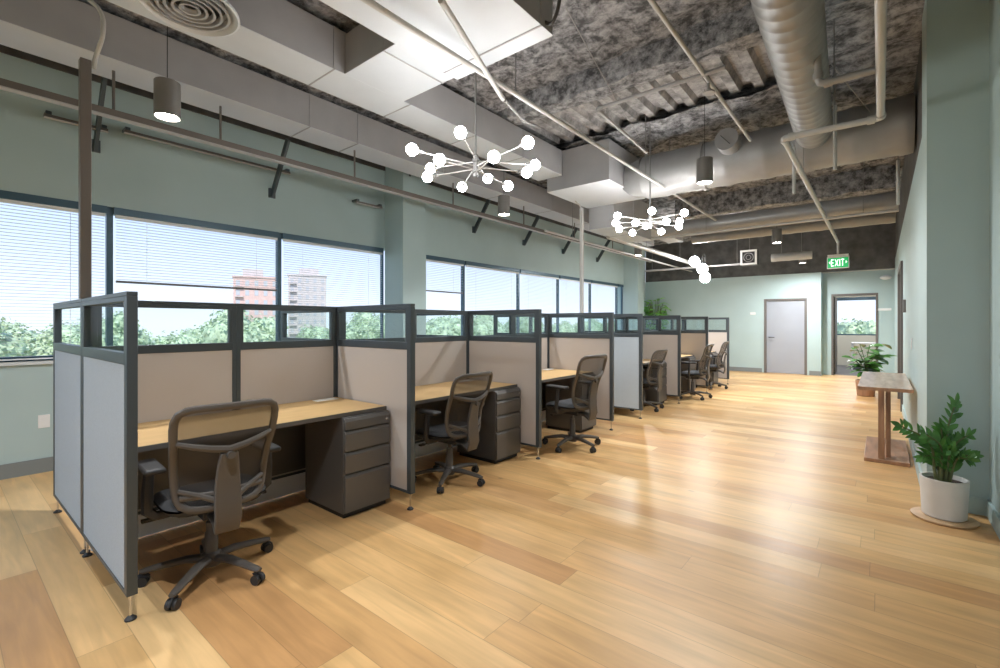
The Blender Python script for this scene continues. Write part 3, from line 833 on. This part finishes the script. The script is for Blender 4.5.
tag(put('cable_loop', MB().tube(smooth_path([(-.02, .0, .4), (.03, .02, .2), (.06, .05, .0), (-.03, .1, -.1), (-.13, .1, -.02), (-.15, .05, .05)], 8), .012, 8), 'black', loc=(-1.62, 2.45, 3.42)), 'black cable loop hanging off the corner of the wide duct', 'cable')

# wall-side rail, braces, small fixture rails
t = thing('strut_rail', 'long taupe strut rail running along the window wall below the ducts', 'ceiling rail', (-5.0, 0, 3.11))
put('channel', MB().box(-.03, .03, -2.5, 12.8, 0, .055), 'rail', t)
put('lower_lip', MB().box(-.034, .034, -2.5, 12.8, -.008, 0), 'pipel', t)
for y in (-.4, .98, 1.8, 3.3, 5.0, 6.8, 8.6, 10.4, 12.0):
    put('hanger_rod', MB().cyl((0, y, .055), (0, y, .39), .011, n=8), 'rail', t)
for k, (u, v) in enumerate(((95, 152), (272, 198), (392, 219), (474, 233), (524, 245.5), (563, 254), (597, 262))):
    kk = (u - 500) / F; X = XL + .01
    y = (X * (-cs) - X * sn * kk) / (sn - kk * cs)
    y = -(X * cs + X * sn * kk) / (sn - cs * kk)
    D = -X * sn + y * cs; z = HC + (HY - v) * D / F
    o = tag(put('wall_brace', MB().beam((0, 0, 0), (.42, 0, .62), .075, .03, (0, 1, 0)).beam((.0, 0, -.02), (.0, 0, .1), .08, .02, (1, 0, 0)), 'strut', loc=(X, y, z + .02)),
            ['dark diagonal brace behind the leftmost service pole', 'dark diagonal brace left of the near column, above the windows', 'dark brace beside the near column top',
             'first dark brace right of the near column', 'second dark brace right of the near column', 'third dark brace right of the near column', 'fourth dark brace right of the near column'][k], 'brace', 'diagonal braces on the window wall')
def wallrail(u0, v0, u1, v1, lb):
    pts = []
    for u, v in ((u0, v0), (u1, v1)):
        kk = (u - 500) / F; X = XL + .12; y = -(X * cs + X * sn * kk) / (sn - cs * kk); D = -X * sn + y * cs
        pts.append(Vector((X, y, HC + (HY - v) * D / F)))
    z = (pts[0].z + pts[1].z) / 2; L = pts[1].y - pts[0].y
    t = thing('wall_bracket_rail', lb, 'wall rail', (pts[0].x, pts[0].y, z))
    put('rail', MB().box(-.012, .012, 0, L, 0, .03), 'rail', t); put('lip', MB().box(-.014, .03, 0, L, -.006, 0), 'pipel', t)
    n = max(2, int(L / .9) + 1)
    for k in range(n):
        y = .03 + k * (L - .06) / (n - 1)
        put('bracket', MB().box(-.12, .012, y - .02, y + .02, .03, .06), 'strut', t)
wallrail(44, 117, 108, 132, 'short slotted rail on the wall at far left')
wallrail(124, 133, 290, 174, 'long slim rail on the wall between service pole and brace')
wallrail(356, 203, 382, 208.5, 'short rail on the wall just left of the near column')

# ------------------------------------------------------------------ lamps
WARM = (.95, .975, 1)
def make_pendant(label):
    t = thing('pendant_lamp', label, 'pendant lamp', (0, 0, 0), 0, 'grey cylinder pendants')
    R_ = .082
    put('lamp_shade', MB().lathe([(0, .26), (R_ - .006, .26), (R_, .254), (R_, 0), (R_ - .006, 0), (R_ - .008, .02), (R_ - .008, .03), (0, .03)], n=36), 'lampbody', t)
    put('lens', MB().lathe([(R_ - .009, .012), (0, .012)], n=28), 'lens', t)
    put('cord', MB().cyl((0, 0, .26), (0, 0, 1.0), .003, n=6), 'black', t)
    l = area_light('lamp_light', (0, 0, -.004), .13, PEND_W, WARM, t, 125)
    return t
PEND_W = 22
pl = make_pendant('nearest grey cylinder pendant, upper left beside the service pole')
pz = 2.88
pl.location = (-4.04, 1.10, pz)
for (x, y, lb) in ((-4.04, 5.03, 'grey cylinder pendant just right of the first chandelier'), (-4.15, 9.9, 'small far cylinder pendant near the far column'),
                   (-1.46, 5.25, 'grey cylinder pendant under the big round duct'), (-1.5, 10.0, 'cylinder pendant left of the exit sign, higher of the two'),
                   (-1.5, 13.7, 'cylinder pendant left of the exit sign, close to the far wall'),
                   (-1.5, .4, 'added fill pendant above the aisle, unseen behind the camera'), (-3.2, -2.2, 'added fill pendant by the window, unseen behind the camera'),  # last four are unseen fill lamps, added to brighten the front of the room
                   (-1.5, -3.4, 'added fill pendant near the back wall, unseen'), (2.6, -1.0, 'added fill pendant in the right bay, unseen behind the camera')):
    q = dup(pl, None, (x, y, pz), None, lb)
    for c in kids(q):
        if c.type == 'LIGHT' and y > 5.1:
            c.data = c.data.copy(); c.data.energy = 40 if y < 6 else 85; c.data.spread = math.radians(165)
        if c.type == 'LIGHT' and y < -1.5 and x < -2:
            c.data = c.data.copy(); c.data.energy = 62; c.data.spread = math.radians(170); c.data.color = (.86, .94, 1)

def make_chandelier(label, center, pts):
    center = Vector(center)
    t = thing('chandelier', label, 'chandelier', center, 0, 'sputnik chandeliers')
    put('stem', MB().cyl((0, 0, 0), (0, 0, ZD - .08 - center.z), .008, n=8), 'rod', t)
    put('hub', MB().lathe([(0, -.09), (.02, -.09), (.02, -.06), (.03, -.055), (.03, -.03), (.02, -.025), (.02, .025), (.03, .03), (.03, .055), (.02, .06), (.02, .09), (0, .09)], n=18), 'rod', t)
    for (u, v, dz) in pts:
        p = at(u, v, center.z + dz) - center
        s_ = Vector((0, 0, dz * .5))
        put('arm', MB().cyl(s_, p, .0055, n=8), 'pipel', t)
        b = put('bulb', MB().sphere((0, 0, 0), .044, 16), 'bulb', t, loc=p)
        dirn = (p - s_).normalized()
        put('socket', MB().cyl(-dirn * .085, -dirn * .042, .015, .018, 12), 'rod', b)
    return t
chd = make_chandelier('nearer sputnik chandelier with round bulbs over the second desk', (-2.56, 2.82, 2.66),
    ((460.5, 132.6, .10), (412, 149.6, 0), (439.4, 159.8, -.06), (493.8, 157, -.10), (527.8, 142.8, .0), (535, 165, .08),
     (526.8, 172.4, -.02), (508, 186, -.06), (487.7, 178.5, .06), (462, 187, 0), (427.5, 177, -.05), (430.5, 168.5, .07)))
make_chandelier('farther sputnik chandelier in front of the box shaped air unit', at(650, 222, 2.68),
    ((617.6, 216, .04), (615.7, 223, .0), (619.3, 229, -.04), (632.5, 232.7, -.04), (635.6, 222.9, -.05), (652, 211, .08),
     (645.7, 226, .06), (666.3, 221.7, -.04), (661.3, 231.5, -.04), (684.3, 212.8, .06), (679.5, 221, .02), (678.8, 226.5, -.03)))
for k, (u, v, zz) in enumerate(((694.4, 261.3, 2.87), (702.3, 268.7, 2.68), (705, 277.6, 2.47))):
    p = at(u, v, zz)
    t = thing('globe_pendant', ['topmost of three white globes before the far wall', 'middle of three white globes before the far wall', 'lowest of three white globes before the far wall'][k], 'pendant lamp', p, 0, 'white globe pendants')
    put('globe', MB().sphere((0, 0, 0), .118, 20), 'globe', t)
    put('cord', MB().cyl((0, 0, .11), (0, 0, ZD - .1 - zz), .003, n=6), 'black', t)

# exit sign
p = Vector((-.66, 11.45, 2.60))
t = thing('exit_sign', 'green EXIT sign hanging from the end of the ceiling pipe', 'exit sign', p)
put('housing', MB().box(-.18, .18, 0, .05, -.12, .12), 'white', t, .004)
put('sign_face', MB().box(-.165, .165, -.004, -.0005, -.105, .09), 'exitg', t)
put('canopy', MB().box(-.17, .17, -.01, .06, .121, .16), 'white', t); put('stem', MB().cyl((0, .025, .16), (0, .025, .40), .02), 'pipel', t)
lt = MB(); y0, y1 = -.008, -.0045; h0, h1 = -.075, .06
def bar(a, b, w_=.014): lt.beam((a[0], -.006, a[1]), (b[0], -.006, b[1]), .003, w_, (0, 0, 1)) if abs(a[0] - b[0]) > abs(a[1] - b[1]) else lt.beam((a[0], -.006, a[1]), (b[0], -.006, b[1]), w_, .003, (0, 1, 0))
x = -.105
bar((x, h0), (x, h1)); bar((x, h1 - .007), (x + .045, h1 - .007)); bar((x, (h0 + h1) / 2), (x + .038, (h0 + h1) / 2)); bar((x, h0 + .007), (x + .045, h0 + .007))
x = -.045; bar((x, h0), (x + .05, h1)); bar((x + .05, h0), (x, h1))
x = .03; bar((x, h0), (x, h1))
x = .075; bar((x, h0), (x, h1)); bar((x - .027, h1 - .007), (x + .027, h1 - .007))
put('letters', lt, 'exitw', t)
put('arrow', MB().add([(-.15, -.006, -.0), (-.125, -.006, .03), (-.125, -.006, -.03), (.15, -.006, 0), (.125, -.006, .03), (.125, -.006, -.03)], [(0, 2, 1), (3, 4, 5)]), 'exitw', t)

# wall bits
t = thing('emergency_light', 'white oval emergency light high in the far right corner', 'emergency light', (.10, 15.33, 2.55))
put('body', MB().sphere((0, 0, 0), .12, 16, 1, .45, .5), 'white', t)
tag(put('wall_plaque', MB().box(-.14, .14, -.012, 0, -.03, .03), 'white', None, .003, (.07, 15.35, 1.74)), 'small white plaque on the wall right of the far opening', 'sign')
tag(put('room_sign', MB().box(-.07, .07, -.012, 0, -.035, .035), 'white', None, .003, (-2.83, YF, 1.67)), 'small white sign left of the grey door', 'sign')
t = thing('thermostat', 'thermostat on the right wall before the dark door frame', 'thermostat', (XR, 8.6, 1.62)); put('body', MB().box(-.03, 0, -.06, .06, -.09, .09), 'lampbody', t, .004)
t = thing('wall_outlet', 'white outlet plate on the wall under the leftmost window', 'outlet', (XL, .67, .47))
put('cover_plate', MB().box(0, .008, -.04, .04, -.06, .06), 'white', t, .002)
for z in (-.025, .025): put('socket', MB().box(.008, .0095, -.016, .016, z - .014, z + .014), 'white', t)
t = thing('wall_outlet', 'white switch plate on the right wall near the table', 'outlet', (XR, 6.9, 1.15)); put('cover_plate', MB().box(-.008, 0, -.04, .04, -.06, .06), 'white', t, .002)

# ------------------------------------------------------------------ wooden console table
t = thing('console_table', 'walnut console table with twin posts against the right wall', 'table', (.03, 5.92, 0))
put('table_top', MB().box(-.21, .21, -.02, 1.85, .715, .747), 'woodtop', t, .003)
put('edge_band', MB().box(-.213, .213, -.024, -.0205, .713, .745), 'wood', t)
put('base_board', MB().box(-.16, .19, 0, 1.15, .0, .035), 'wood', t, .003)
for y in (.03, .95):
    put('post', MB().box(-.05, .0, y, y + .06, .035, .715), 'wood', t, .003)
    put('post', MB().box(.012, .048, y + .12, y + .18, .035, .715), 'wood', t, .003)

# ------------------------------------------------------------------ plants
def leaf(mb, base, d, L, W, nrm, bend=.25, nseg=6):
    base, d, nrm = Vector(base), Vector(d).normalized(), Vector(nrm)
    side = d.cross(nrm).normalized(); nrm = side.cross(d).normalized()
    vs = []; fs = []
    for i in range(nseg + 1):
        t_ = i / nseg; w_ = W / 2 * math.sin(PI * min(1, t_ * .92 + .06)) ** .8
        c = base + d * L * t_ - nrm * bend * L * t_ * t_
        vs += [c - side * w_ + nrm * w_ * .25, c, c + side * w_ + nrm * w_ * .25]
    for i in range(nseg):
        for k in range(2):
            a = i * 3 + k; fs.append((a, a + 1, a + 4, a + 3))
    mb.add(vs, fs)
def pot_part(t, r0, r1, h, m_='pot'):
    p_ = put('pot', MB().lathe([(0, .0), (r0 - .01, 0), (r0, .01), (r1, h - .01), (r1, h), (r1 - .012, h), (r1 - .016, h - .03), (0, h - .03)], n=44), m_, t)
    put('soil', MB().lathe([(0, h - .027), (r1 - .018, h - .027)], n=30), 'soil', t)
t = thing('potted_zz_plant', 'leafy green plant in a white pot on a cork tray at right', 'potted plant', (.345, 4.52, 0))
tag(put('plant_tray', MB().lathe([(0, 0), (.172, 0), (.178, .006), (.178, .014), (.172, .018), (0, .018)], n=44), 'tray', loc=(.345, 4.52, 0)), 'round tan tray under the white plant pot', 'tray')
t.location = (.345, 4.52, .0185)
pot_part(t, .118, .130, .27)
sm = MB(); lf = MB()
rnd = random.Random(5)
Rv = Vector((cs, sn, 0)); Dv = Vector((-sn, cs, 0))
stems = [((.10, .02), .55, 1.15), ((-.33, -.03), .40, 1.1), ((-.22, -.10), .36, .95), ((.13, -.04), .34, 1.0), ((.15, -.06), .20, .9), ((-.08, -.12), .26, 1.0),
         ((.03, -.14), .20, .9), ((-.15, .0), .18, .9), ((.07, -.02), .30, 1.0), ((.0, .02), .38, 1.0), ((-.12, .03), .30, 1.0)]
for (ax, ay), hh, sz in stems:
    b0 = Rv * ax * .18 + Dv * ay * .2 + Vector((0, 0, .235))
    e0 = Rv * ax + Dv * ay + Vector((0, 0, .24 + hh))
    mid = b0 * .5 + e0 * .5 + Vector((0, 0, .09)) - Rv * ax * .22
    P = smooth_path([b0, b0 * .7 + mid * .3 + Vector((0, 0, .02)), mid, e0], 5)
    sm.tube(P, [.012 * (1 - .65 * i / (len(P) - 1)) for i in range(len(P))], 8)
    nL = 11
    for k in range(nL):
        f = .36 + .62 * k / (nL - 1); i = min(len(P) - 2, int(f * (len(P) - 1))); p = P[i].lerp(P[i + 1], f * (len(P) - 1) - i)
        tan = (P[i + 1] - P[i]).normalized(); sd = tan.cross(Dv).normalized()
        for s_ in (-1, 1):
            dd_ = (sd * s_ * .75 + tan * .75 + Dv * rnd.uniform(-.45, .35)).normalized()
            leaf(lf, p, dd_, .092 * sz * rnd.uniform(.85, 1.1) * (1.12 - .4 * f), .029 * sz * rnd.uniform(.85, 1.15), -Dv + Vector((rnd.uniform(-.4, .4), 0, rnd.uniform(.3, 1.1))), .15)
    leaf(lf, P[-1], tan, .07 * sz, .03 * sz, -Dv, .1)
put('stems', sm, 'stem', t); put('foliage', lf, 'leaf', t)

def bush(label, loc, h, spread, n, L, W, potr, poth, m_, name='potted_plant', seed=1, pm='pot'):
    t = thing(name, label, 'potted plant', loc); pot_part(t, potr * .85, potr, poth, pm)
    r_ = random.Random(seed); sm = MB(); lf = MB()
    for k in range(n):
        a = r_.uniform(0, 2 * PI); hh = h * r_.uniform(.55, 1); rr = spread * r_.uniform(.3, 1)
        e = Vector((rr * math.cos(a), rr * math.sin(a), hh))
        P = smooth_path([(0, 0, poth - .03), (e.x * .15, e.y * .15, poth + (hh - poth) * .5), e], 4)
        sm.tube(P, .007, 6)
        for q in range(5):
            p = P[-1 - q]; b = a + r_.uniform(-1.2, 1.2)
            leaf(lf, p, (math.cos(b), math.sin(b), r_.uniform(-.1, .6)), L * r_.uniform(.7, 1.1), W, (r_.uniform(-.3, .3), -.3, 1), .3)
    put('stems', sm, 'stem', t); put('foliage', lf, m_, t); return t
bush('broad leaved plant in a dark pot beyond the console table', (-.22, 11.3, 0), 1.0, .24, 12, .26, .13, .16, .3, 'leaf', seed=4, pm='wood')
bush('tall bright green plant behind the far partitions by the column', (-5.45, 14.3, 0), 2.12, .36, 60, .26, .11, .2, .4, 'leafy', seed=9)

bl = thing('added_panel_light', 'added unseen fill light of the room beyond the far opening', 'ceiling light', (-.6, 17.3, 2.76))  # invented fixture, added to brighten the back room
put('panel', MB().box(-.6, .6, -.3, .3, 0, .04), 'white', bl); area_light('lamp_light', (0, 0, -.01), .5, 60, (1, .98, .95), bl, 170)
# desk seen in the back room
t = thing('white_desk', 'white desk seen through the far opening', 'desk', (-.15, 17.9, 0))
put('desk_top', MB().box(-.55, .7, -.3, .3, .78, .81), 'white', t, .003)
for x in (-.52, .66):
    for y in (-.27, .27): put('leg', MB().box(x - .02, x + .02, y - .02, y + .02, 0, .78), 'white', t)

# ------------------------------------------------------------------ outside
GZ = -9.0
o = struct('ground', MB().box(-400, 200, -200, 400, GZ - .5, GZ), 'ground')
def crown_mesh(seed):
    r_ = random.Random(seed); mb = MB()
    blobs = [(Vector((0, 0, 0)), 2.5)]
    for k in range(13):
        a = r_.uniform(0, 2 * PI); q = r_.uniform(1.2, 2.3)
        blobs.append((Vector((q * math.cos(a), q * math.sin(a), r_.uniform(-1.4, 2.0))), r_.uniform(.8, 1.5)))
    for c, r in blobs:
        def fn(u, v, c=c, r=r):
            ph = PI * v; a = 2 * PI * u
            d = Vector((math.sin(ph) * math.cos(a), math.sin(ph) * math.sin(a), math.cos(ph)))
            return c + d * r * (.88 + .25 * noise.noise(d * 3 + c))
        mb.grid(fn, 14, 8)
        for k in range(int(150 * r * r)):
            d = Vector((r_.gauss(0, 1), r_.gauss(0, 1), r_.gauss(0, 1))).normalized()
            p = c + d * r * r_.uniform(.85, 1.22)
            n_ = (d + Vector((r_.uniform(-1, 1), r_.uniform(-1, 1), r_.uniform(-.6, 1)))).normalized()
            a1 = n_.cross(Vector((r_.uniform(-1, 1), r_.uniform(-1, 1), r_.uniform(-1, 1)))).normalized(); b1 = n_.cross(a1)
            z = r_.uniform(.12, .24)
            mb.add([p - a1 * z, p - b1 * z * .6, p + a1 * z, p + b1 * z * .6], [(0, 1, 2, 3)])
    return mb
protos = []
for k in range(3):
    t = thing('broadleaf_tree', 'haze-paled green tree in the belt beyond the windows', 'tree', (0, 0, GZ), 0, 'trees beyond the windows')
    put('crown', crown_mesh(k + 3), 'tleaf', t, loc=(0, 0, 6.2))
    put('trunk', MB().tube([(0, 0, 0), (.1, 0, 2), (0, .1, 5.5)], [.3, .24, .15], 10), 'trunk', t)
    protos.append(t)
spots = []
r_ = random.Random(11)
for k in range(58):
    y = -34 + k * 3.9 + r_.uniform(-1, 1); x = -46 - r_.uniform(0, 26) - max(0, y) * .12
    spots.append((x, y, r_.uniform(1.0, 1.32)))
for k in range(9):
    spots.append((-18 + k * 5.2 + r_.uniform(-1, 1), 76 + r_.uniform(-4, 4), r_.uniform(1.08, 1.22)))
spots.append((-25.5, -7.4, 1.25))
for i, (x, y, s_) in enumerate(spots):
    o = protos[i] if i < 3 else dup(protos[i % 3])
    o.location = (x, y, GZ); o.scale = (s_, s_, s_); o.rotation_euler = (0, 0, r_.uniform(0, 6))
    if i == len(spots) - 1: o['label'] = 'nearest tree, seen through the slats at the far left'
    elif i >= 58: o['label'] = 'tree seen through the far opening beyond the back room window'; o['group'] = 'trees beyond the back room'

def tower(u0, u1, vt, D, m_, label, seed, top):
    R0, R1 = (u0 - 500) / F * D, (u1 - 500) / F * D; Rm = (R0 + R1) / 2
    c = Vector((Rm * cs - D * sn, Rm * sn + D * cs, GZ)); W = (R1 - R0) * .9; H = (HY - vt) * D / F + HC - GZ
    t = thing('apartment_tower', label, 'building', c, TH + math.atan((500 - (u0 + u1) / 2) / F))
    put('walls', MB().box(-W / 2, W / 2, 0, 14, 0, H), m_, t)
    put('roof', MB().box(-W / 2 - .3, W / 2 + .3, -.3, 14.3, H, H + .5), m_, t)
    put('roof_house', MB().box(*top, H + .5, H + 3.2), 'conc', t)
    n = 5; fh = 3.1; rows = min(8, int(H / fh))
    wm = MB().box(-.55, .55, -.08, .02, 0, 1.7).mesh('window', M['towerwin'])
    for i in range(n):
        for j in range(rows):
            q = bpy.data.objects.new('window', wm); COL.objects.link(q); q.parent = t
            q.location = (-W / 2 + W * (i + .5) / n, 0, H - 2.6 - j * fh)
    for j in range(rows):
        put('balcony_slab', MB().box(-W / 2 + .5, -W / 2 + W / n * 1.1, -1.1, 0, H - 3.1 - j * fh, H - 2.9 - j * fh), 'conc', t)
    return t
tower(234, 279, 278, 150, 'brick', 'pink brick tower outside, behind the nearest desk window', 1, (-4, 2, 4, 9))
tower(288, 327, 276, 175, 'conc', 'pale grey tower outside, right of the pink tower', 2, (-3, 4, 4, 9))

# ------------------------------------------------------------------ sky and sun
wd = bpy.data.worlds.new('sky'); sc.world = wd; wd.use_nodes = True
nt = wd.node_tree; bg = nt.nodes['Background']
tc = nt.nodes.new('ShaderNodeTexCoord'); sx = nt.nodes.new('ShaderNodeSeparateXYZ'); nt.links.new(tc.outputs['Generated'], sx.inputs[0])
rp = nt.nodes.new('ShaderNodeValToRGB'); e = rp.color_ramp.elements
e[0].position = 0; e[0].color = (.80, .88, 1.0, 1); e[1].position = .6; e[1].color = (.36, .54, .98, 1)
q = e.new(.18); q.color = (.56, .70, .98, 1)
nt.links.new(sx.outputs['Z'], rp.inputs['Fac']); nt.links.new(rp.outputs['Color'], bg.inputs['Color'])
bg.inputs['Strength'].default_value = 1.25
s = bpy.data.lights.new('sun', 'SUN'); s.energy = 4.0; s.angle = .02; s.color = (1, .95, .86)
so = bpy.data.objects.new('sun', s); COL.objects.link(so)
so.rotation_euler = Vector((.62, -.35, .75)).to_track_quat('Z', 'Y').to_euler()

sc.view_settings.view_transform = 'Standard'; sc.view_settings.look = 'None'
sc.view_settings.gamma = 1; sc.view_settings.exposure = .24
sc.view_settings.use_curve_mapping = False
sc.cycles.max_bounces = 10; sc.cycles.diffuse_bounces = 7; sc.cycles.transparent_max_bounces = 24
sc.cycles.use_denoising = True
sc.cycles.sample_clamp_indirect = 6
